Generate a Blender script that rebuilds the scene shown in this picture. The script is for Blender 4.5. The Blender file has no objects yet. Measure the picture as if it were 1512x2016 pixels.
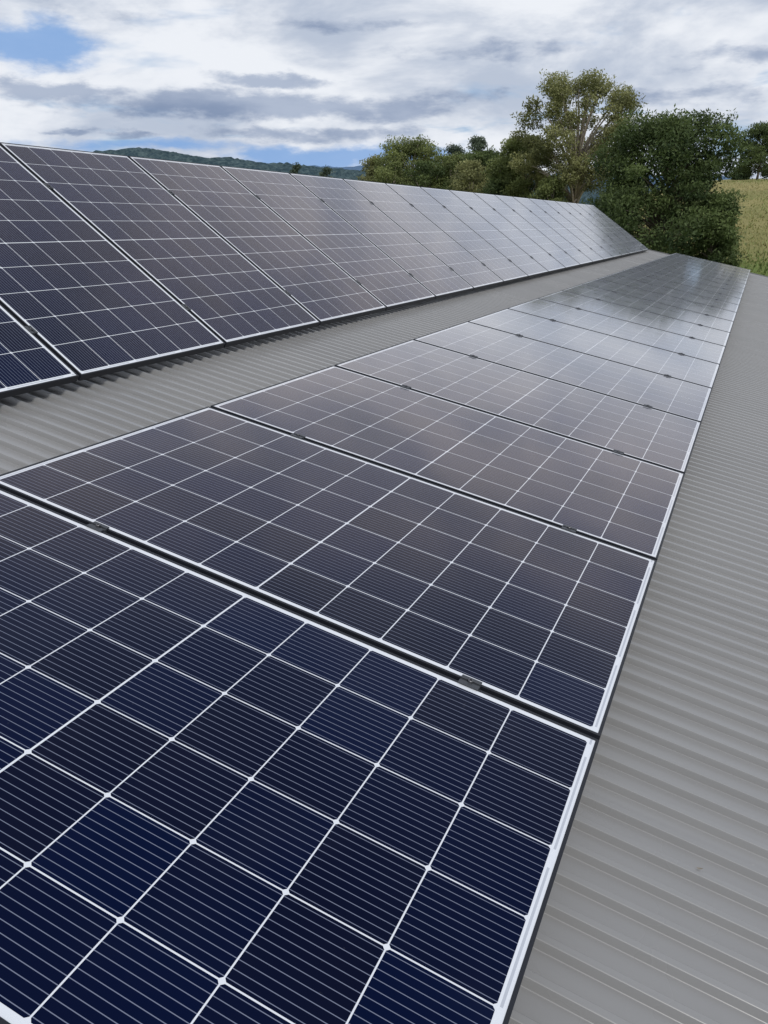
import bpy, bmesh, math, random
import numpy as np
from mathutils import Matrix, Vector, noise

S = bpy.context.scene
COL = S.collection
random.seed(7)
TH = math.radians(11.75)              # roof pitch
RY = Matrix.Rotation(TH, 4, 'Y')
PW, PH, GAP = 1.907, 1.138, 0.016     # panel size, gap between panels
PITCH = PH + GAP
ROOF_Z = -0.13
XB, ZB, TILT, Y0 = -2.5965, -0.0595, 0.4169, 1.1446   # tilted row

# ------------------------------------------------------------------ helpers
def link(o):
    COL.objects.link(o); return o

def empty(name, label, cat, group=None, mat=None):
    o = bpy.data.objects.new(name, None); link(o)
    o.empty_display_size = 0.2
    o['label'] = label; o['category'] = cat
    if group: o['group'] = group
    if mat is not None: o.matrix_world = mat
    return o

def tag(o, label, cat, group=None):
    o['label'] = label; o['category'] = cat
    if group: o['group'] = group
    return o

def mesh_obj(name, me, parent=None, matrix=None):
    o = bpy.data.objects.new(name, me); link(o)
    if parent is not None: o.parent = parent
    if matrix is not None: o.matrix_local = matrix
    return o

def bm_mesh(name, bm, m, smooth=False):
    me = bpy.data.meshes.new(name); bm.to_mesh(me); bm.free()
    me.materials.append(m)
    if smooth:
        for p in me.polygons: p.use_smooth = True
    return me

def box(bm, x0, x1, y0, y1, z0, z1):
    v = [bm.verts.new((x, y, z)) for z in (z0, z1) for y in (y0, y1) for x in (x0, x1)]
    for f in ((0,2,3,1),(4,5,7,6),(0,1,5,4),(1,3,7,5),(3,2,6,7),(2,0,4,6)):
        bm.faces.new([v[i] for i in f])

def tube(bm, pts, rads, n=7):
    rings = []
    for i, (p, r) in enumerate(zip(pts, rads)):
        p = Vector(p); r = float(r)
        d = Vector(pts[min(i+1, len(pts)-1)]) - Vector(pts[max(i-1, 0)])
        d.normalize()
        a = d.cross(Vector((0.3, 1, 0.1))); a.normalize(); b = d.cross(a)
        rings.append([bm.verts.new(p + r*(math.cos(t)*a + math.sin(t)*b)) for t in [2*math.pi*k/n for k in range(n)]])
    for r0, r1 in zip(rings, rings[1:]):
        for k in range(n):
            bm.faces.new((r0[k], r0[(k+1) % n], r1[(k+1) % n], r1[k]))
    bm.faces.new(rings[-1])
    bm.faces.new(rings[0][::-1])

class NT:
    def __init__(s, tree): s.t = tree; s.n = tree.nodes; s.l = tree.links
    def put(s, sock, v):
        if v is None: return
        if isinstance(v, bpy.types.NodeSocket): s.l.new(v, sock)
        else: sock.default_value = v
    def m(s, op, a, b=None, c=None):
        n = s.n.new('ShaderNodeMath'); n.operation = op
        for k, v in enumerate((a, b, c)): s.put(n.inputs[k], v)
        return n.outputs[0]
    def ramp(s, v, lo, hi, a=0.0, b=1.0):
        n = s.n.new('ShaderNodeMapRange'); n.interpolation_type = 'SMOOTHSTEP'
        s.put(n.inputs[0], v)
        for k, q in enumerate((lo, hi, a, b)): n.inputs[1+k].default_value = q
        return n.outputs[0]
    def mix(s, f, a, b, mode='MIX'):
        n = s.n.new('ShaderNodeMix'); n.data_type = 'RGBA'; n.blend_type = mode
        s.put(n.inputs[0], f)
        for k, v in ((6, a), (7, b)):
            if isinstance(v, tuple) and len(v) == 3: v = (*v, 1)
            s.put(n.inputs[k], v)
        return n.outputs[2]
    def noise(s, vec, scale, detail=4, rough=0.5, dist=0.0, out=0):
        n = s.n.new('ShaderNodeTexNoise')
        if vec is not None: s.l.new(vec, n.inputs['Vector'])
        n.inputs['Scale'].default_value = scale; n.inputs['Detail'].default_value = detail
        n.inputs['Roughness'].default_value = rough; n.inputs['Distortion'].default_value = dist
        return n.outputs[out]
    def xyz(s, v):
        n = s.n.new('ShaderNodeSeparateXYZ'); s.l.new(v, n.inputs[0]); return n.outputs
    def comb(s, x, y, z):
        n = s.n.new('ShaderNodeCombineXYZ')
        for k, v in enumerate((x, y, z)): s.put(n.inputs[k], v)
        return n.outputs[0]
    def coord(s, k):
        return s.n.new('ShaderNodeTexCoord').outputs[k]

def material(name):
    m = bpy.data.materials.new(name); m.use_nodes = True
    t = NT(m.node_tree); b = t.n['Principled BSDF']
    return m, t, b

def simple(name, col, rough=0.5, metal=0.0, var=0.15, scale=6.0, spec=0.5):
    m, t, b = material(name)
    nz = t.noise(t.coord('Object'), scale, 5)
    c = t.mix(nz, tuple(x*(1-var) for x in col), tuple(x*(1+var) for x in col))
    t.put(b.inputs['Base Color'], c)
    b.inputs['Roughness'].default_value = rough; b.inputs['Metallic'].default_value = metal
    b.inputs['Specular IOR Level'].default_value = spec
    return m

# ------------------------------------------------------------------ materials
def make_cell_material():
    m, t, b = material('solar_cells')
    tc = t.coord('Object')
    x, y, z = t.xyz(tc)
    CX, CY, MID = 0.1860, 0.1828, 0.002
    xs = t.m('SUBTRACT', t.m('ABSOLUTE', x), MID/2)
    xi = t.m('DIVIDE', xs, CX)
    fx = t.m('MULTIPLY', t.m('SUBTRACT', t.m('FRACT', xi), 0.5), CX)
    ys = t.m('ADD', y, 3*CY)
    yi = t.m('DIVIDE', ys, CY)
    fy = t.m('MULTIPLY', t.m('SUBTRACT', t.m('FRACT', yi), 0.5), CY)
    ax, ay = t.m('ABSOLUTE', fx), t.m('ABSOLUTE', fy)
    mask = t.m('LESS_THAN', ax, CX/2-0.0015)
    for q in (t.m('LESS_THAN', ay, CY/2-0.0015),
              t.m('LESS_THAN', t.m('ADD', ax, ay), CX/2+CY/2-0.0078),
              t.m('GREATER_THAN', xs, 0.0), t.m('LESS_THAN', xi, 5.0),
              t.m('GREATER_THAN', yi, 0.0), t.m('LESS_THAN', yi, 6.0)):
        mask = t.m('MULTIPLY', mask, q)
    # busbars
    bb = t.m('ABSOLUTE', t.m('SUBTRACT', t.m('FRACT', t.m('MULTIPLY', yi, 11.0)), 0.5))
    bar = t.m('MULTIPLY', t.ramp(bb, 0.030, 0.052, 1.0, 0.0), mask)
    # slow drift of tone over the sheet and a slight step from cell to cell
    wn = t.n.new('ShaderNodeTexWhiteNoise'); wn.noise_dimensions = '4D'
    sgn = t.m('MULTIPLY', t.m('GREATER_THAN', x, 0.0), 17.0)
    t.l.new(t.comb(t.m('ADD', t.m('FLOOR', xi), sgn), t.m('FLOOR', yi), 0.0), wn.inputs['Vector'])
    oi = t.n.new('ShaderNodeObjectInfo')
    rnd = t.m('MULTIPLY', oi.outputs['Random'], 91.0)
    t.l.new(rnd, wn.inputs['W'])
    drift = t.noise(t.comb(t.m('ADD', x, rnd), y, rnd), 1.6, 2)
    tone = t.m('ADD', t.m('MULTIPLY', wn.outputs[0], 0.4), t.m('MULTIPLY', drift, 0.6))
    cell = t.mix(t.ramp(tone, 0.15, 0.85), (0.0011, 0.0054, 0.0330), (0.0034, 0.0050, 0.0185))
    # margin with the pale bus ribbon strips at the short ends
    axx = t.m('ABSOLUTE', x)
    strip = t.m('MULTIPLY', t.m('GREATER_THAN', axx, 0.9345), t.m('LESS_THAN', axx, 0.9395))
    seg = t.m('LESS_THAN', t.m('FRACT', t.m('ADD', t.m('DIVIDE', y, 0.36), 0.5)), 0.86)
    strip = t.m('MULTIPLY', strip, seg)
    white = t.mix(strip, (0.78, 0.81, 0.86), (0.52, 0.55, 0.61))
    col = t.mix(mask, white, cell)
    col = t.mix(bar, col, (0.20, 0.225, 0.31))
    # dust
    dn = t.noise(tc, 3.0, 4, 0.6)
    dust = t.ramp(dn, 0.5, 0.85, 0.0, 0.008)
    sn = t.noise(tc, 38.0, 3, 0.6)
    sp = t.m('MULTIPLY', t.ramp(sn, 0.68, 0.8, 0.0, 0.14), t.ramp(t.noise(t.comb(t.m('ADD', x, rnd), y, 0.0), 2.2, 2), 0.56, 0.66))
    col = t.mix(t.m('ADD', dust, sp), col, (0.5, 0.49, 0.47))
    t.put(b.inputs['Base Color'], col)
    b.inputs['Roughness'].default_value = 0.6
    b.inputs['Specular IOR Level'].default_value = 0.0
    # anti-reflective patterned solar glass: almost nothing head on, a strong hazy reflection at grazing angles
    lw = t.n.new('ShaderNodeLayerWeight'); lw.inputs['Blend'].default_value = 0.5
    fac = lw.outputs['Facing']
    tint = t.mix(t.ramp(fac, 0.40, 0.60), (0.84, 0.90, 1.0), (1.0, 0.88, 0.83))   # the coating reflects blue head on, warm further out
    tint = t.mix(t.ramp(fac, 0.68, 0.88), tint, (0.97, 0.975, 1.0))
    gl = []
    for r0, r1 in ((0.06, 0.10), (0.26, 0.32)):
        g = t.n.new('ShaderNodeBsdfPrincipled')
        g.inputs['Metallic'].default_value = 1.0
        t.put(g.inputs['Base Color'], tint)
        t.put(g.inputs['Roughness'], t.ramp(dn, 0.3, 0.75, r0, r1))
        gl.append(g)
    hz = t.n.new('ShaderNodeMixShader'); hz.inputs[0].default_value = 0.30
    t.l.new(gl[0].outputs[0], hz.inputs[1]); t.l.new(gl[1].outputs[0], hz.inputs[2])
    fr = t.m('MINIMUM', t.m('ADD', 0.004, t.m('MULTIPLY', t.m('POWER', fac, 5.0), 1.6)), 0.66)
    mx = t.n.new('ShaderNodeMixShader')
    t.put(mx.inputs[0], fr); t.l.new(b.outputs[0], mx.inputs[1]); t.l.new(hz.outputs[0], mx.inputs[2])
    t.l.new(mx.outputs[0], t.n['Material Output'].inputs[0])
    return m
M_CELL = make_cell_material()
M_FRAME = simple('black_anodised_frame', (0.016, 0.018, 0.025), 0.5, 0.0, spec=0.35)
M_CLAMP = simple('dark_grey_clamp', (0.065, 0.07, 0.08), 0.42, 0.3)
M_BOLT = simple('dark_steel_bolt', (0.16, 0.16, 0.17), 0.4, 0.8)
M_RAIL = simple('aluminium_rail', (0.13, 0.13, 0.14), 0.45, 0.7)

def make_roof_material():
    m, t, b = material('grey_corrugated_steel')
    tc = t.coord('Object')
    x, y, z = t.xyz(tc)
    n1 = t.noise(tc, 0.9, 5, 0.6)
    n2 = t.noise(t.comb(t.m('MULTIPLY', x, 0.6), t.m('MULTIPLY', y, 9.0), 0.0), 1.5, 4)   # streaks down the fall
    wn = t.n.new('ShaderNodeTexWhiteNoise'); wn.noise_dimensions = '1D'
    t.l.new(t.m('FLOOR', t.m('DIVIDE', y, 0.70)), wn.inputs['W'])
    c = t.mix(n1, (0.258, 0.256, 0.254), (0.318, 0.316, 0.314))
    c = t.mix(t.ramp(n2, 0.35, 0.75, 0, 0.30), c, (0.236, 0.233, 0.230))
    c = t.mix(t.m('MULTIPLY', wn.outputs[0], 0.22), c, (0.345, 0.342, 0.338))
    sp = t.ramp(t.noise(tc, 60.0, 2), 0.75, 0.79, 0, 0.30)
    c = t.mix(sp, c, (0.46, 0.455, 0.45))
    t.put(b.inputs['Base Color'], c)
    t.put(b.inputs['Roughness'], t.ramp(n1, 0.3, 0.7, 0.20, 0.30))
    b.inputs['Specular IOR Level'].default_value = 0.75
    return m
M_ROOF = make_roof_material()
M_TRIM = simple('grey_flashing', (0.15, 0.145, 0.14), 0.45)
M_WALL = simple('grey_wall_cladding', (0.30, 0.29, 0.27), 0.6)

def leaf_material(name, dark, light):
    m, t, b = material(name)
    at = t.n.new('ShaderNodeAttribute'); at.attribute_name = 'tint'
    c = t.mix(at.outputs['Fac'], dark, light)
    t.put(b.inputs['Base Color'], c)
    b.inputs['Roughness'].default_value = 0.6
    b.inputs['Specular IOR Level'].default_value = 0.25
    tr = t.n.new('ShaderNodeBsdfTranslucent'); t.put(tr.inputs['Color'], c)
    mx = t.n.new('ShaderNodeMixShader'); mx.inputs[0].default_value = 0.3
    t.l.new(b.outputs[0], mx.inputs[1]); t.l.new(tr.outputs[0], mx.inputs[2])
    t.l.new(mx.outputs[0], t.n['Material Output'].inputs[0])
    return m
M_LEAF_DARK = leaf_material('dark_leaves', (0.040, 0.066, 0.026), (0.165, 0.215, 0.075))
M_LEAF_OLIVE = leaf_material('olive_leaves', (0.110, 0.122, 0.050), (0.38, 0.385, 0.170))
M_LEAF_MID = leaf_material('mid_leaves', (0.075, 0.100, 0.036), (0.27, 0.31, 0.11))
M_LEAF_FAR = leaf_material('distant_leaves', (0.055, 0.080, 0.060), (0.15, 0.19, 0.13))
M_BARK = simple('pale_bark', (0.40, 0.345, 0.29), 0.8, var=0.35, scale=3)
M_BARK_D = simple('dark_bark', (0.12, 0.10, 0.08), 0.85, var=0.4, scale=3)

def make_ground_material():
    m, t, b = material('paddock_grass')
    tc = t.coord('Object')
    n1 = t.noise(tc, 0.035, 6, 0.6)
    n2 = t.noise(tc, 0.6, 6, 0.65)
    n3 = t.noise(tc, 5.0, 3, 0.6)
    x, y, z = t.xyz(tc)
    c = t.mix(t.ramp(n1, 0.36, 0.58), (0.17, 0.19, 0.06), (0.33, 0.285, 0.12))
    c = t.mix(t.ramp(n2, 0.35, 0.7, 0, 0.6), c, (0.29, 0.26, 0.115))
    c = t.mix(t.ramp(n3, 0.4, 0.7, 0, 0.35), c, (0.15, 0.16, 0.055))
    near = t.ramp(t.m('ADD', y, t.m('MULTIPLY', n1, 24.0)), 64.0, 88.0, 0.9, 0.0)
    c = t.mix(near, c, (0.14, 0.205, 0.05))
    t.put(b.inputs['Base Color'], c); b.inputs['Roughness'].default_value = 0.9
    b.inputs['Specular IOR Level'].default_value = 0.1
    return m
M_GROUND = make_ground_material()
def make_hill_material():
    m, t, b = material('forested_hills')
    tc = t.coord('Object')
    n1 = t.noise(tc, 0.006, 4, 0.55); n2 = t.noise(tc, 0.07, 5, 0.75)
    c = t.mix(t.ramp(n2, 0.38, 0.66), (0.040, 0.068, 0.085), (0.105, 0.150, 0.155))  # bluish cast of distance haze is mixed into these forest greens
    c = t.mix(t.ramp(n1, 0.60, 0.63, 0, 0.8), c, (0.27, 0.28, 0.18))
    t.put(b.inputs['Base Color'], c); b.inputs['Roughness'].default_value = 0.95
    b.inputs['Specular IOR Level'].default_value = 0.0
    return m
M_HILL = make_hill_material()
M_MOUNT = simple('hazy_blue_mountain', (0.12, 0.19, 0.30), 0.95, var=0.15, scale=0.004, spec=0.0)  # blue is aerial haze painted into the base colour

# ------------------------------------------------------------------ camera
F = 1600.0
Rcam = np.array([[0.89533, 0.40464, 0.18616], [0.32442, -0.30605, -0.89503], [-0.30519, 0.86174, -0.40529]])
cpos = Vector((-0.0434, -1.6584, 1.1338))
rt, dn_, fw = (Vector(r.tolist()) for r in Rcam)
mc = Matrix((( rt.x, -dn_.x, -fw.x, cpos.x), (rt.y, -dn_.y, -fw.y, cpos.y), (rt.z, -dn_.z, -fw.z, cpos.z), (0, 0, 0, 1)))
cam = bpy.data.cameras.new('camera'); co = bpy.data.objects.new('camera', cam); link(co)
co.matrix_world = RY @ mc
cam.sensor_fit = 'VERTICAL'; cam.sensor_height = 24.0; cam.lens = F/2016*24.0
cam.clip_start = 0.05; cam.clip_end = 12000
S.camera = co
CW = (RY @ cpos.to_4d()).to_3d()
R3 = RY.to_3x3()
def ray(px, py):
    d = rt*((float(px)-756)/F) + dn_*((float(py)-1008)/F) + fw
    return R3 @ d
def at(px, py, Y):                 # world point seen at a photo pixel, at world depth Y
    d = ray(px, py); k = (Y-CW.y)/d.y
    return CW + d*k
def on_roof(px, py, z=ROOF_Z):
    d = R3.transposed() @ ray(px, py)
    k = (z-cpos.z)/d.z
    return cpos + d*k

# ------------------------------------------------------------------ terrain
def sst(a, b, v):
    t = min(1, max(0, (v-a)/(b-a))); return t*t*(3-2*t)
RISE = [(0, 0), (28, 0), (50, 0.9), (65, 2.0), (100, 5.8), (145, 10.9), (210, 14.0), (400, 16.5), (9000, 24.0)]
def terrain(x, y):
    z = -3.6
    if y > 5:
        w = sst(-0.33, -0.04, x/y)
        r = math.hypot(x, y)
        for (a, za), (b, zb) in zip(RISE, RISE[1:]):
            if a <= r <= b:
                z += w*(za + (zb-za)*(r-a)/(b-a)); break
        if r > 30:
            z += 0.5*min(1, (r-30)/60)*noise.noise((x*0.03, y*0.03, 2.0)) + 0.12*noise.noise((x*0.25, y*0.25, 5.0))
    return z
def build_ground():
    radii = [0.01] + [3*1.06**k for k in range(130)]
    NA = 288
    vs, fs = [], []
    for r in radii:
        for a in range(NA):
            t = 2*math.pi*a/NA
            x, y = r*math.sin(t), r*math.cos(t)
            vs.append((x, y, terrain(x, y)))
    for i in range(len(radii)-1):
        for a in range(NA):
            b_ = (a+1) % NA
            fs.append((i*NA+a, i*NA+b_, (i+1)*NA+b_, (i+1)*NA+a))
    me = bpy.data.meshes.new('ground'); me.from_pydata(vs, [], fs); me.materials.append(M_GROUND)
    for p in me.polygons: p.use_smooth = True
    me.flip_normals()
    o = mesh_obj('ground', me); o['kind'] = 'structure'
build_ground()

def build_ridge(name, prof, Y, depth, m, rough, seed, fine=0.0):
    # prof: (photo x, photo y) of the crest as seen on the horizon, turned into real heights at depth Y
    xs = np.linspace(prof[0][0], prof[-1][0], 620)
    ys = np.interp(xs, [p[0] for p in prof], [p[1] for p in prof])
    NV = 44
    vs, fs = [], []
    for i, (px, py) in enumerate(zip(xs, ys)):
        p = at(px, py, Y)
        for v in range(NV):
            s = v/(NV-1)*2-1                        # -1 near foot .. +1 far foot
            yy = Y + s*depth
            hgt = (p.z+5)*max(0.0, math.cos(s*math.pi/2))**1.3
            k = noise.fractal((p.x*0.012, yy*0.012, seed), 1.0, 2.0, 5)
            k2 = fine*(random.random()-0.3)
            vs.append((p.x*(1+0.25*s*depth/Y), yy, -5 + hgt + (rough*k+k2)*(1-abs(s)**3)))
    for i in range(len(xs)-1):
        for v in range(NV-1):
            a = i*NV+v
            fs.append((a, a+NV, a+NV+1, a+1))
    me = bpy.data.meshes.new(name); me.from_pydata(vs, [], fs); me.materials.append(m)
    o = mesh_obj(name, me); o['kind'] = 'structure'
build_ridge('hills', [(-500, 335), (-200, 315), (60, 330), (150, 319), (200, 310), (240, 302), (280, 296), (320, 300), (370, 308), (430, 315), (500, 321), (560, 327), (620, 334), (680, 339), (760, 344), (900, 349), (1100, 360), (1400, 380)], 1100, 380, M_HILL, 4.5, 3.1, 5.5)
build_ridge('mountain_range', [(-500, 345), (300, 343), (520, 333), (620, 327), (690, 330), (740, 326), (820, 332), (1000, 340), (1500, 352)], 4500, 900, M_MOUNT, 14.0, 8.7)

# ------------------------------------------------------------------ shed
SHED = empty('shed', 'long farm shed with grey corrugated steel roof carrying both rows of solar panels', 'building')
RIDGE_X, EAVE_X, Y_NEAR, Y_FAR = -5.6, 3.0, -6.0, 23.0
def corrugated(x0, x1, y0, y1, zc):
    pitch, depth = 0.0875, 0.019
    prof = [(0.0, 0), (0.17, 0), (0.185, -0.05), (0.245, -0.95), (0.26, -1.0), (0.91, -1.0), (0.925, -0.95), (0.985, -0.05)]
    ys, zs = [], []
    n = int((y1-y0)/pitch)
    for k in range(n):
        for a, d in prof:
            ys.append(y0+(k+a)*pitch); zs.append(zc+d*depth)
    vs = [(x, y, z) for y, z in zip(ys, zs) for x in (x0, x1)]
    fs = [(2*i, 2*i+1, 2*i+3, 2*i+2) for i in range(len(ys)-1)]
    me = bpy.data.meshes.new('roof_sheet'); me.from_pydata(vs, [], fs); me.materials.append(M_ROOF)
    return me
mesh_obj('roof', corrugated(RIDGE_X, EAVE_X, Y_NEAR, Y_FAR, ROOF_Z), SHED, RY)
ridge_w = (RY @ Vector((RIDGE_X, 0, ROOF_Z, 1))).to_3d()
LEFT = Matrix.Translation(ridge_w) @ Matrix.Rotation(-TH, 4, 'Y')
me2 = corrugated(-6.5, 0, Y_NEAR, Y_FAR, 0)
mesh_obj('roof', me2, SHED, LEFT)
eave_w = (RY @ Vector((EAVE_X, 0, ROOF_Z, 1))).to_3d()
eave_l = (LEFT @ Vector((-6.5, 0, 0, 1))).to_3d()
def wall(pts):
    bm = bmesh.new()
    P = [Vector(p) for p in pts]
    n = (P[1]-P[0]).cross(P[2]-P[0]).normalized()
    a = [bm.verts.new(p) for p in P]; b_ = [bm.verts.new(p-n*0.06) for p in P]
    bm.faces.new(a); bm.faces.new(b_[::-1])
    for i in range(len(P)):
        j = (i+1) % len(P); bm.faces.new((a[i], b_[i], b_[j], a[j]))
    bmesh.ops.recalc_face_normals(bm, faces=bm.faces[:])
    mesh_obj('wall', bm_mesh('wall', bm, M_WALL), SHED)
xr, xl = eave_w.x-0.35, eave_l.x+0.35
zr = eave_w.z+0.35*math.tan(TH)-0.05; zl = eave_l.z+0.35*math.tan(TH)-0.05
wall([(xr, Y_NEAR+.2, -3.7), (xr, Y_FAR-.2, -3.7), (xr, Y_FAR-.2, zr), (xr, Y_NEAR+.2, zr)])
wall([(xl, Y_NEAR+.2, -3.7), (xl, Y_FAR-.2, -3.7), (xl, Y_FAR-.2, zl), (xl, Y_NEAR+.2, zl)])
for yy in (Y_NEAR+.3, Y_FAR-.3):
    wall([(xl+.1, yy, -3.7), (xr-.1, yy, -3.7), (xr-.1, yy, zr), (ridge_w.x, yy, ridge_w.z-.06), (xl+.1, yy, zl)])
bm = bmesh.new(); box(bm, -0.22, 0.0, Y_NEAR, Y_FAR, 0.004, 0.008)
mesh_obj('ridge_cap', bm_mesh('ridge_cap', bm, M_TRIM), SHED, LEFT)
bm = bmesh.new(); box(bm, RIDGE_X, RIDGE_X+0.22, Y_NEAR, Y_FAR, ROOF_Z+0.004, ROOF_Z+0.008)
mesh_obj('ridge_cap', bm_mesh('ridge_cap', bm, M_TRIM), SHED, RY)
for y0, y1 in ((Y_NEAR-.02, Y_NEAR+.10), (Y_FAR-.12, Y_FAR+.02)):
    bm = bmesh.new()
    box(bm, RIDGE_X, EAVE_X, y0, y1, ROOF_Z+0.006, ROOF_Z+0.012)
    yo = y0 if y0 < 0 else y1-.006
    box(bm, RIDGE_X, EAVE_X, yo, yo+.006, ROOF_Z-0.17, ROOF_Z+0.004)
    mesh_obj('barge_capping', bm_mesh('barge_capping', bm, M_TRIM), SHED, RY)
bm = bmesh.new()
box(bm, EAVE_X+.002, EAVE_X+.12, Y_NEAR, Y_FAR, ROOF_Z-.16, ROOF_Z-.155)
box(bm, EAVE_X+.115, EAVE_X+.12, Y_NEAR, Y_FAR, ROOF_Z-.152, ROOF_Z-.04)
mesh_obj('gutter', bm_mesh('gutter', bm, M_TRIM), SHED, RY)

# ------------------------------------------------------------------ solar panels
FD, LIP = 0.035, 0.0075
bm = bmesh.new()
hx, hy = PW/2, PH/2
box(bm, -hx, hx, -hy, -hy+LIP, -FD, 0); box(bm, -hx, hx, hy-LIP, hy, -FD, 0)
box(bm, -hx, -hx+LIP, -hy+LIP, hy-LIP, -FD, 0); box(bm, hx-LIP, hx, -hy+LIP, hy-LIP, -FD, 0)
bmesh.ops.bevel(bm, geom=bm.edges[:], offset=0.0007, segments=1, affect='EDGES')
ME_FRAME = bm_mesh('frame', bm, M_FRAME)
bm = bmesh.new(); box(bm, -hx+LIP+.0003, hx-LIP-.0003, -hy+LIP+.0003, hy-LIP-.0003, -0.0075, -0.0018)
ME_CELLS = bm_mesh('cell_sheet', bm, M_CELL)

proto = {}
def panel(mat, label, group):
    t = empty('solar_panel', label, 'solar panel', group, mat)
    for nm, me in (('frame', ME_FRAME), ('cell_sheet', ME_CELLS)):
        if nm not in proto:
            proto[nm] = mesh_obj(nm, me, t)
            proto[nm].matrix_local = Matrix.Translation((0, 0, FD))
        else:
            c = proto[nm].copy(); link(c); c.parent = t
    return t
ORD = ['first', 'second', 'third', 'fourth', 'fifth', 'sixth', 'seventh', 'eighth', 'ninth', 'tenth', 'eleventh', 'twelfth', 'thirteenth', 'fourteenth', 'fifteenth', 'sixteenth', 'seventeenth', 'eighteenth', 'nineteenth', 'twentieth']
def frame_mat(xc, yc, zc, tilt):        # roof coordinates of the face centre
    return RY @ Matrix.Translation((xc, yc, zc)) @ Matrix.Rotation(tilt, 4, 'Y') @ Matrix.Translation((0, 0, -FD))
NR = 20
for k in range(NR):                     # low row on the right
    y = (k-1)*PITCH + GAP/2 + PH/2
    if k == 0: lab = 'solar panel filling the foreground, nearest of the low right-hand row'
    elif k == NR-1: lab = 'solar panel at the far end of the low right-hand row, by the trees'
    elif k < 11: lab = 'solar panel lying in the low right-hand row, %s from its near end' % ORD[k]
    else: lab = 'solar panel lying in the low right-hand row, %s from its far end' % ORD[NR-1-k]
    panel(frame_mat(-hx, y, 0, 0), lab, 'panels of the low right-hand row')
NL = 19
ct, st_ = math.cos(TILT), math.sin(TILT)
for k in range(NL):                     # propped row on the left
    y = Y0 + (k-1)*PITCH + GAP/2 + PH/2
    if k == 0: lab = 'tilted solar panel cut off by the left edge of the photo, nearest of its row'
    elif k == NL-1: lab = 'tilted solar panel at the far end of the steep left-hand row'
    elif k < 10: lab = 'tilted solar panel in the steep left-hand row, %s from its near end' % ORD[k]
    else: lab = 'tilted solar panel in the steep left-hand row, %s from its far end' % ORD[NL-1-k]
    panel(frame_mat(XB-hx*ct, y, ZB+hx*st_, TILT), lab, 'panels of the steep left-hand row')

# clamps ------------------------------------------------------------
bm = bmesh.new()
for s in (-1, 1):
    a, b_ = sorted((s*0.0072, s*0.018)); box(bm, -0.026, 0.026, a, b_, 0.0008, 0.0048)
    a, b_ = sorted((s*0.0048, s*0.0072)); box(bm, -0.026, 0.026, a, b_, -0.030, 0.0048)
box(bm, -0.026, 0.026, -0.0048, 0.0048, -0.010, 0.0014)
bmesh.ops.bevel(bm, geom=bm.edges[:], offset=0.0005, segments=1, affect='EDGES')
ME_PLATE = bm_mesh('clamp_plate', bm, M_CLAMP)
bm = bmesh.new()
def ring(r, z, n=12): return [bm.verts.new((r*math.cos(2*math.pi*i/n), r*math.sin(2*math.pi*i/n), z)) for i in range(n)]
rs = [ring(0.0068, 0.0052), ring(0.0068, 0.0092), ring(0.0060, 0.0102), ring(0.0036, 0.0102), ring(0.0033, 0.0062)]
for a, b_ in zip(rs, rs[1:]):
    for i in range(12): bm.faces.new((a[i], a[(i+1) % 12], b_[(i+1) % 12], b_[i]))
bm.faces.new(rs[-1])
ME_BOLT = bm_mesh('bolt', bm, M_BOLT)
cp = {}
def clamp(mat, label, group):
    t = empty('mid_clamp', label, 'clamp', group, mat)
    for nm, me in (('clamp_plate', ME_PLATE), ('bolt', ME_BOLT)):
        if nm not in cp: cp[nm] = mesh_obj(nm, me, t)
        else:
            c = cp[nm].copy(); link(c); c.parent = t
RAILS = (0.324, 1.471)
for k in range(NR-1):
    for j, s in enumerate(RAILS):
        side = 'right' if j == 0 else 'left'
        lab = 'dark %s-hand clamp in the low row, in its %s gap from the near end' % (side, ORD[k])
        clamp(RY @ Matrix.Translation((-s, k*PITCH, 0)), lab, 'clamps between panels of the low right-hand row')
for k in range(NL-1):
    for j, s in enumerate(RAILS):
        side = 'lower' if j == 0 else 'upper'
        lab = 'dark %s clamp in the steep row, in its %s gap from the near end' % (side, ORD[k])
        clamp(RY @ Matrix.Translation((XB-s*ct, Y0+k*PITCH, ZB+s*st_)) @ Matrix.Rotation(TILT, 4, 'Y'), lab, 'clamps between panels of the steep left-hand row')

# rails ---------------------------------------------------------------
def rail(mat, y0, y1, label, legs):
    t = empty('mounting_rail', label, 'rail', 'rails under the panels', mat)
    bm = bmesh.new(); box(bm, -0.02, 0.02, y0, y1, -FD-0.043, -FD-0.002)
    mesh_obj('beam', bm_mesh('beam', bm, M_RAIL), t)
    bm = bmesh.new(); tilt, drop = legs
    top, bot = -0.005, -drop
    box(bm, -0.02, 0.02, -0.004, 0.004, bot, top)
    box(bm, -0.03, 0.03, -0.03, 0.03, bot-0.004, bot)
    me = bm_mesh('leg', bm, M_RAIL)
    y = y0+0.25
    while y < y1:
        mesh_obj('leg', me, t, Matrix.Translation((0.0, y, -FD-0.043)) @ Matrix.Rotation(-tilt, 4, 'Y'))
        y += 1.5
ya, yb = -PITCH-0.02, (NR-1)*PITCH+0.05
for s, nm in zip(RAILS, ('nearer the eave', 'nearer the tilted row')):
    rail(RY @ Matrix.Translation((-s, 0, 0)), ya, yb, 'aluminium rail under the low right-hand panels, the one %s' % nm, (0, abs(ROOF_Z)-FD-0.043-0.004))
ya, yb = Y0-PITCH-0.02, Y0+(NL-1)*PITCH+0.05
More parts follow.
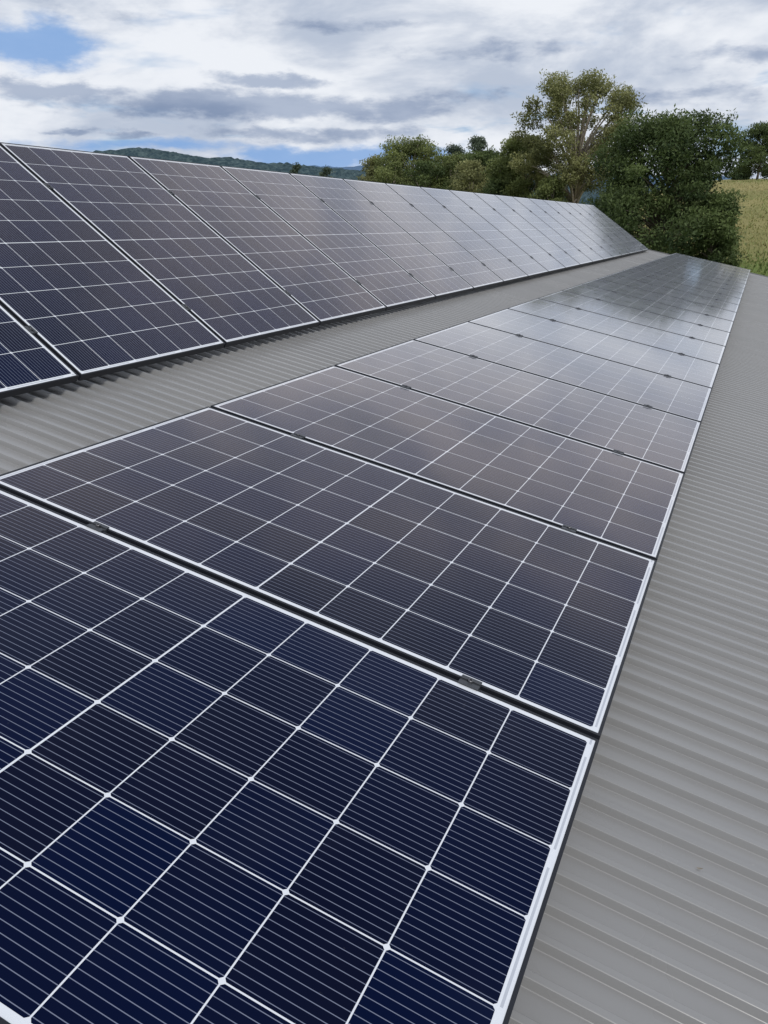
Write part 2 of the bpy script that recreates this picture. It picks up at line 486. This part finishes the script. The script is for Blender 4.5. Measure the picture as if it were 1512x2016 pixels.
for s, nm in zip(RAILS, ('lower', 'upper')):
    zz = ZB+s*st_-ROOF_Z - (FD+0.043)*ct - 0.004
    rail(RY @ Matrix.Translation((XB-s*ct, 0, ZB+s*st_)) @ Matrix.Rotation(TILT, 4, 'Y'), ya, yb, 'aluminium rail propping the steep left-hand panels, the %s one' % nm, (TILT, zz))

# dry leaf on the roof -------------------------------------------------
M_DRY = simple('dry_leaf', (0.24, 0.21, 0.17), 0.8)
p = on_roof(1376, 1712)
bm = bmesh.new()
L = 0.008
pts = [(-L, 0, .003), (-.4*L, .35*L, .001), (.4*L, .3*L, .0015), (L, 0, .004), (.4*L, -.3*L, .002), (-.4*L, -.32*L, .001)]
bm.faces.new([bm.verts.new(q) for q in pts])
bmesh.ops.triangulate(bm, faces=bm.faces[:])
o = mesh_obj('dry_leaf', bm_mesh('dry_leaf', bm, M_DRY))
o.matrix_world = RY @ Matrix.Translation(p+Vector((0, 0, .002))) @ Matrix.Rotation(0.4, 4, 'Z')
tag(o, 'tiny dry leaf lying on the grey roof ribs, lower right', 'leaf')

# ------------------------------------------------------------------ trees
def leaves_mesh(clumps, n_leaf, size, m, rng):
    tot = sum(c[1][0]*c[1][1] for c in clumps)
    P, T = [], []
    for c, r, tint in clumps:
        n = max(8, int(n_leaf*r[0]*r[1]/tot))
        d = rng.normal(size=(n, 3)); d /= np.linalg.norm(d, axis=1)[:, None]
        rad = rng.uniform(0.2, 1.0, n)**0.5
        lump = 1+0.30*np.sin(d[:, 0]*5+c[0]*3)*np.sin(d[:, 1]*5+c[1]*2)+0.20*np.sin(d[:, 2]*7+c[2])
        p = np.array(c)+d*(rad*lump)[:, None]*np.array(r)
        P.append(p)
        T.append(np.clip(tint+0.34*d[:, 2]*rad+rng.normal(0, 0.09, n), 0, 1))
    P = np.concatenate(P); T = np.concatenate(T); n = len(P)
    P += rng.normal(0, size*0.6, P.shape)
    a = rng.normal(size=(n, 3)); a[:, 2] -= 0.3; a /= np.linalg.norm(a, axis=1)[:, None]
    b = np.cross(a, rng.normal(size=(n, 3))); b /= np.linalg.norm(b, axis=1)[:, None]
    s = size*rng.uniform(0.6, 1.3, n)[:, None]
    V = np.stack([P-a*s, P+b*s*0.42, P+a*s, P-b*s*0.42], 1).reshape(-1, 3)
    me = bpy.data.meshes.new('crown')
    me.vertices.add(4*n); me.vertices.foreach_set('co', V.ravel().astype(np.float32))
    me.loops.add(4*n); me.loops.foreach_set('vertex_index', np.arange(4*n, dtype=np.int32))
    me.polygons.add(n); me.polygons.foreach_set('loop_start', np.arange(0, 4*n, 4, dtype=np.int32))
    me.update(calc_edges=True)
    at_ = me.attributes.new('tint', 'FLOAT', 'POINT'); at_.data.foreach_set('value', np.repeat(T, 4).astype(np.float32))
    me.validate(); me.materials.append(m)
    return me

def tree(name, px, ytop, Y, hw, label, m, bark, seed, cb=0.3, nclump=26, n_leaf=9000, leaf=0.2, clump=0.27, trunk_r=None, group=None, profile='round', low=0.16, lobes=0.0):
    rng = np.random.default_rng(seed)
    top = at(px, ytop, Y)
    bz = terrain(top.x, Y)
    H = top.z-bz
    R = hw/F*(Y-CW.y)*1.02
    t = empty(name, label, 'tree', group, Matrix.Translation((top.x, Y, bz-0.05)))
    zc0, zc1 = H*cb, H
    clumps = []
    for i in range(nclump):
        u = (i+0.5)/nclump                       # 0 bottom .. 1 top of crown
        if profile == 'round': env = math.sin(math.pi*min(1, 0.14+0.79*u))**0.55
        elif profile == 'dome': env = math.sqrt(max(0, 1-(u*0.97)**2.6))
        elif profile == 'umbrella': env = 0.35+0.65*math.sin(math.pi*(0.15+0.72*u))
        ang = i*2.39996+float(rng.uniform(-0.5, 0.5))
        env *= 1 + lobes*math.sin(3*ang+seed+u*4)
        rr = R*env*float(rng.uniform(0.35, 0.92))
        if i == nclump-1: rr *= 0.3
        cr = R*clump*float(rng.uniform(0.65, 1.3))
        z = zc0+(zc1-zc0)*u
        z = min(z, H-cr*0.72); z = max(z, cr*0.5)
        clumps.append(((rr*math.cos(ang), rr*math.sin(ang), z), (cr, cr, cr*float(rng.uniform(0.58, 0.82))), float(rng.uniform(0.15, 0.70))))
    bm = bmesh.new()
    tr = trunk_r or H*0.022
    lean = [float(q) for q in rng.uniform(-0.03, 0.03, 2)]
    def axis(z): return Vector((lean[0]*z+0.012*H*math.sin(z*3/H), lean[1]*z, z))
    zs = [float(q) for q in np.linspace(0, H*0.85, 8)]
    tube(bm, [axis(z) for z in zs], [tr*(1.25 if z == 0 else 1)*(1-0.86*z/(H*0.85)) for z in zs], 8)
    for c, r, _ in clumps:
        z0 = max(H*low, min(c[2]*0.62, H*0.7)); p0 = axis(z0); p3 = Vector(c)
        p1 = p0.lerp(p3, 0.35)+Vector((0, 0, 0.04*H)); p2 = p0.lerp(p3, 0.7)+Vector((0, 0, 0.03*H))
        r0 = tr*0.42*(1-0.5*z0/H)
        tube(bm, [p0, p1, p2, p3], [r0, r0*0.75, r0*0.5, r0*0.2], 5)
    mesh_obj('trunk', bm_mesh('trunk', bm, bark, True), t)
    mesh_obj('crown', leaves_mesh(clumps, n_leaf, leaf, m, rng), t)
    return t

G = 'trees beyond the shed'
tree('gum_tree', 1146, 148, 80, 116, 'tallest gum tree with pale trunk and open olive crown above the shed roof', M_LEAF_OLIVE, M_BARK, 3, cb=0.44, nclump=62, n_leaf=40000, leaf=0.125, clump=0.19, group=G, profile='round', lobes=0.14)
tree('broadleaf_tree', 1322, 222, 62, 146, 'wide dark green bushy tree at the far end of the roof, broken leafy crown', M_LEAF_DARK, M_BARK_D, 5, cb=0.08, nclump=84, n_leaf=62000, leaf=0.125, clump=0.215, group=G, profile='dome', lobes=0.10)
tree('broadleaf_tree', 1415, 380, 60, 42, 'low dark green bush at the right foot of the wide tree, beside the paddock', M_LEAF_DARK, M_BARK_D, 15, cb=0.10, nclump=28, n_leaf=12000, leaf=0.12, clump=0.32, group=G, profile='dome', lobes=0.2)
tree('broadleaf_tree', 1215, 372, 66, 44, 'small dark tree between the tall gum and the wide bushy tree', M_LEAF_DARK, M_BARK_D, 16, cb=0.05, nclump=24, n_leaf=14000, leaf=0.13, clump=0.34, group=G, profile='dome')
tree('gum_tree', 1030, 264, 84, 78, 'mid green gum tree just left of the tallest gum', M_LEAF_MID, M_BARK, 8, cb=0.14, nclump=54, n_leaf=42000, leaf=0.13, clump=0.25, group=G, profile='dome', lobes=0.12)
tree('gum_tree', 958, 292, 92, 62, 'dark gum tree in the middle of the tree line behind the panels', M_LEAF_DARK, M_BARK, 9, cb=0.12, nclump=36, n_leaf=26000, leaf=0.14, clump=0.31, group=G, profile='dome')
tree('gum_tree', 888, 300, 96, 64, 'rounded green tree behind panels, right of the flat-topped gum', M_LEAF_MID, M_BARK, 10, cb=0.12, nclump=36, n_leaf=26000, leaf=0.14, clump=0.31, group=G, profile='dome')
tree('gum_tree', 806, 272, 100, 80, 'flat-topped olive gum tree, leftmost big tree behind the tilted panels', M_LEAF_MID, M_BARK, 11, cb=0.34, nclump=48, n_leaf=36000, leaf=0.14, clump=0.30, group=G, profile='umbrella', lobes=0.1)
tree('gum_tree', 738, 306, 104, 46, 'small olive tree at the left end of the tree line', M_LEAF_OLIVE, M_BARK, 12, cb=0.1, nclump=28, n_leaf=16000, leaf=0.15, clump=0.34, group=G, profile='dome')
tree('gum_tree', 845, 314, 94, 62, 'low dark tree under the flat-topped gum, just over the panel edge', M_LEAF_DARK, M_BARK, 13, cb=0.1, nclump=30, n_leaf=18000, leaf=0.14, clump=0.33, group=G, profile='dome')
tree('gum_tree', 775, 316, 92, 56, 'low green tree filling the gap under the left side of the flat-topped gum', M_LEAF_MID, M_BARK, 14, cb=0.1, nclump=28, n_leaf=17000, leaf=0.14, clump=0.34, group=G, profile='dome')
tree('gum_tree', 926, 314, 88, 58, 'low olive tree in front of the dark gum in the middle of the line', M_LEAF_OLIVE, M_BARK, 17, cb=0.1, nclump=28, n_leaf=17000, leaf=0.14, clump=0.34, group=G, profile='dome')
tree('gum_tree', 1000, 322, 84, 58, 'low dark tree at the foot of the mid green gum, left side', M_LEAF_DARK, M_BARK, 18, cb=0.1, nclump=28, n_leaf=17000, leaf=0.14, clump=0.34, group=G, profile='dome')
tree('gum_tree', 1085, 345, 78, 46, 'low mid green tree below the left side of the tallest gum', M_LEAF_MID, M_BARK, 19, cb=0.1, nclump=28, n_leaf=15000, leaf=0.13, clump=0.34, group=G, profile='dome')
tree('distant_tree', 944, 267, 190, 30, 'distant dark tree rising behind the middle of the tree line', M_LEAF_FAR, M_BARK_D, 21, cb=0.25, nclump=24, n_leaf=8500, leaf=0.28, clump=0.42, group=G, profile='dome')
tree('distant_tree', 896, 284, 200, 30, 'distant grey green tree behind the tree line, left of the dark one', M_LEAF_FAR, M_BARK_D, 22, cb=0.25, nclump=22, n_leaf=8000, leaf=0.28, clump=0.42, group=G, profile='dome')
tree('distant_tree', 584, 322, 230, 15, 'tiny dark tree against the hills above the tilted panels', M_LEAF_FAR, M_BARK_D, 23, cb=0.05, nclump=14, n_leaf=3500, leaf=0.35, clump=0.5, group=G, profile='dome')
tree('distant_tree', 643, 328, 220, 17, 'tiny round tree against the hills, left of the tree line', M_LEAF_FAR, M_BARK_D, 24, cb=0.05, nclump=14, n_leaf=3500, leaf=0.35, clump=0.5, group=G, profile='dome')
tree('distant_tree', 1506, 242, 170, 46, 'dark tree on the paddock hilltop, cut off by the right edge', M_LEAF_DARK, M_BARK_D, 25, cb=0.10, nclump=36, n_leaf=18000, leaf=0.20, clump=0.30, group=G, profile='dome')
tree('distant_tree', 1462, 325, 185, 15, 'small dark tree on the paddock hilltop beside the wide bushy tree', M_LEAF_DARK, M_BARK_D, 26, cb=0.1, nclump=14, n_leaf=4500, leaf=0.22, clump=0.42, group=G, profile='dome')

# ------------------------------------------------------------------ grass
def build_grass():
    rng = np.random.default_rng(4)
    n = 34000
    Y = 34+(rng.uniform(0, 1, n)**1.4)*120
    X = Y*rng.uniform(-0.26, 0.10, n)
    m, t, b = material('long_grass')
    a_ = t.n.new('ShaderNodeAttribute'); a_.attribute_name = 'tint'
    c = t.mix(a_.outputs['Fac'], (0.15, 0.21, 0.055), (0.37, 0.325, 0.15)); t.put(b.inputs['Base Color'], c); b.inputs['Roughness'].default_value = 0.8
    vs = np.zeros((n, 3, 3)); h = rng.uniform(0.10, 0.34, n); w = rng.uniform(0.03, 0.09, n)
    ang = rng.uniform(0, math.pi, n)
    Z = np.array([terrain(float(x), float(y)) for x, y in zip(X, Y)])
    base = np.stack([X, Y, Z], 1); dx = np.stack([np.cos(ang)*w, np.sin(ang)*w, np.zeros(n)], 1)
    tip = np.stack([rng.normal(0, .12, n), rng.normal(0, .12, n), h], 1)
    vs[:, 0] = base-dx; vs[:, 1] = base+dx; vs[:, 2] = base+tip
    me = bpy.data.meshes.new('grass'); me.from_pydata(vs.reshape(-1, 3).tolist(), [], np.arange(3*n).reshape(-1, 3).tolist())
    patch = np.array([noise.noise((float(x)*.08, float(y)*.05, 1.0)) for x, y in zip(X, Y)])
    T = np.clip(0.58+patch*1.0+rng.normal(0, .2, n)-0.8*np.clip((72-Y)/14, 0, 1), 0, 1)
    q = me.attributes.new('tint', 'FLOAT', 'POINT'); q.data.foreach_set('value', np.repeat(T, 3).astype(np.float32))
    me.materials.append(m)
    o = mesh_obj('grass', me); o['kind'] = 'stuff'
    tag(o, 'long yellow green grass growing over the sloping paddock', 'grass')
build_grass()

# ------------------------------------------------------------------ sky and sun
SUN_DIR = Vector((0.52, -0.56, 0.70)).normalized()
elev = math.asin(SUN_DIR.z); azim = math.atan2(SUN_DIR.x, SUN_DIR.y)
W = bpy.data.worlds.new('World'); S.world = W; W.use_nodes = True
t = NT(W.node_tree); bg = t.n['Background']
sky = t.n.new('ShaderNodeTexSky'); sky.sky_type = 'NISHITA'; sky.sun_disc = False
sky.sun_elevation = elev; sky.sun_rotation = azim
gen = t.coord('Generated')
x, y, z = t.xyz(gen)
zc = t.m('ADD', t.m('MAXIMUM', z, 0.0), 0.12)
pl = t.comb(t.m('DIVIDE', x, zc), t.m('DIVIDE', y, zc), 0.0)
az = t.m('ARCTAN2', x, y)
ZS = 2.7
ae = t.comb(az, t.m('MULTIPLY', z, ZS), 0.0)
wp = t.noise(ae, 10.0, 6, 0.62, 0.0, out=1)                     # warp that frays the cloud edges
wv = t.n.new('ShaderNodeVectorMath'); wv.operation = 'MULTIPLY_ADD'
t.l.new(wp, wv.inputs[0]); wv.inputs[1].default_value = (0.13, 0.10, 0.0); t.l.new(ae, wv.inputs[2])
ax_, ay_, _z = t.xyz(wv.outputs[0])
azw = t.m('SUBTRACT', ax_, 0.065); zw = t.m('DIVIDE', t.m('SUBTRACT', ay_, 0.05), ZS)
c1 = t.noise(pl, 1.1, 5, 0.58, 0.3)
c2 = t.noise(ae, 11.0, 6, 0.60, 0.1)
c3 = t.noise(ae, 4.0, 6, 0.58, 0.25)
def bank(px, py, wx, wy, amp=1.0):        # one cloud bank at its bearing and elevation
    d = ray(px, py).normalized()
    da = t.m('DIVIDE', t.m('SUBTRACT', azw, math.atan2(d.x, d.y)), wx/F)
    de = t.m('DIVIDE', t.m('SUBTRACT', zw, d.z), wy/F)
    q = t.m('ADD', t.m('MULTIPLY', da, da), t.m('MULTIPLY', de, de))
    return t.m('MULTIPLY', t.m('EXPONENT', t.m('MULTIPLY', q, -1.0)), amp)
def total(lst):
    s = bank(*lst[0])
    for q in lst[1:]: s = t.m('MAXIMUM', s, bank(*q))
    return s
blue = t.mix(0.6, sky.outputs[0], (2.6, 4.2, 7.0))
white = t.mix(t.ramp(c3, 0.38, 0.60), (4.9, 5.55, 6.75), (8.5, 8.8, 9.35))
col = t.mix(t.ramp(c1, 0.30, 0.45), blue, white)
bl = total([(60, 82, 160, 34, 1.05), (680, 305, 300, 24, 1.2), (1440, 215, 110, 24, 0.5), (330, 288, 260, 16, 0.9)])
col = t.mix(t.ramp(t.m('ADD', bl, t.m('MULTIPLY', t.m('SUBTRACT', c2, 0.5), 1.6)), 0.35, 0.95, 0.0, 0.88), col, (2.2, 4.0, 7.3))
dkb = total([(480, 205, 460, 30, 1.2), (120, 178, 250, 19, 1.05), (560, 156, 130, 14, 1.0), (620, 262, 290, 19, 1.0),
             (1430, 115, 200, 30, 0.8), (1330, 185, 230, 22, 0.7), (905, 185, 110, 28, 0.85), (135, 256, 70, 9, 1.0), (255, 266, 70, 10, 1.0), (730, 50, 260, 20, 0.68), (1000, 100, 300, 22, 0.68), (330, 40, 260, 18, 0.6)])
dk = t.ramp(t.m('ADD', dkb, t.m('MULTIPLY', t.m('SUBTRACT', c2, 0.5), 2.1)), 0.42, 1.0, 0.0, 0.9)
grey = t.mix(t.ramp(c3, 0.35, 0.62), (2.1, 2.8, 4.3), (3.9, 4.6, 6.0))
col = t.mix(dk, col, grey)
col = t.mix(t.ramp(z, 0.30, 0.70, 0.0, 0.40), col, (2.6, 2.7, 3.2))      # heavier cloud overhead
t.put(bg.inputs['Color'], col); bg.inputs['Strength'].default_value = 0.10

sl = bpy.data.lights.new('sun', 'SUN'); sl.energy = 1.6; sl.angle = math.radians(10); sl.color = (1.0, 0.97, 0.92)
so = bpy.data.objects.new('sun', sl); link(so)
so.rotation_euler = (-SUN_DIR).to_track_quat('-Z', 'Y').to_euler()
S.view_settings.view_transform = 'Standard'; S.view_settings.look = 'None'; S.view_settings.exposure = 0
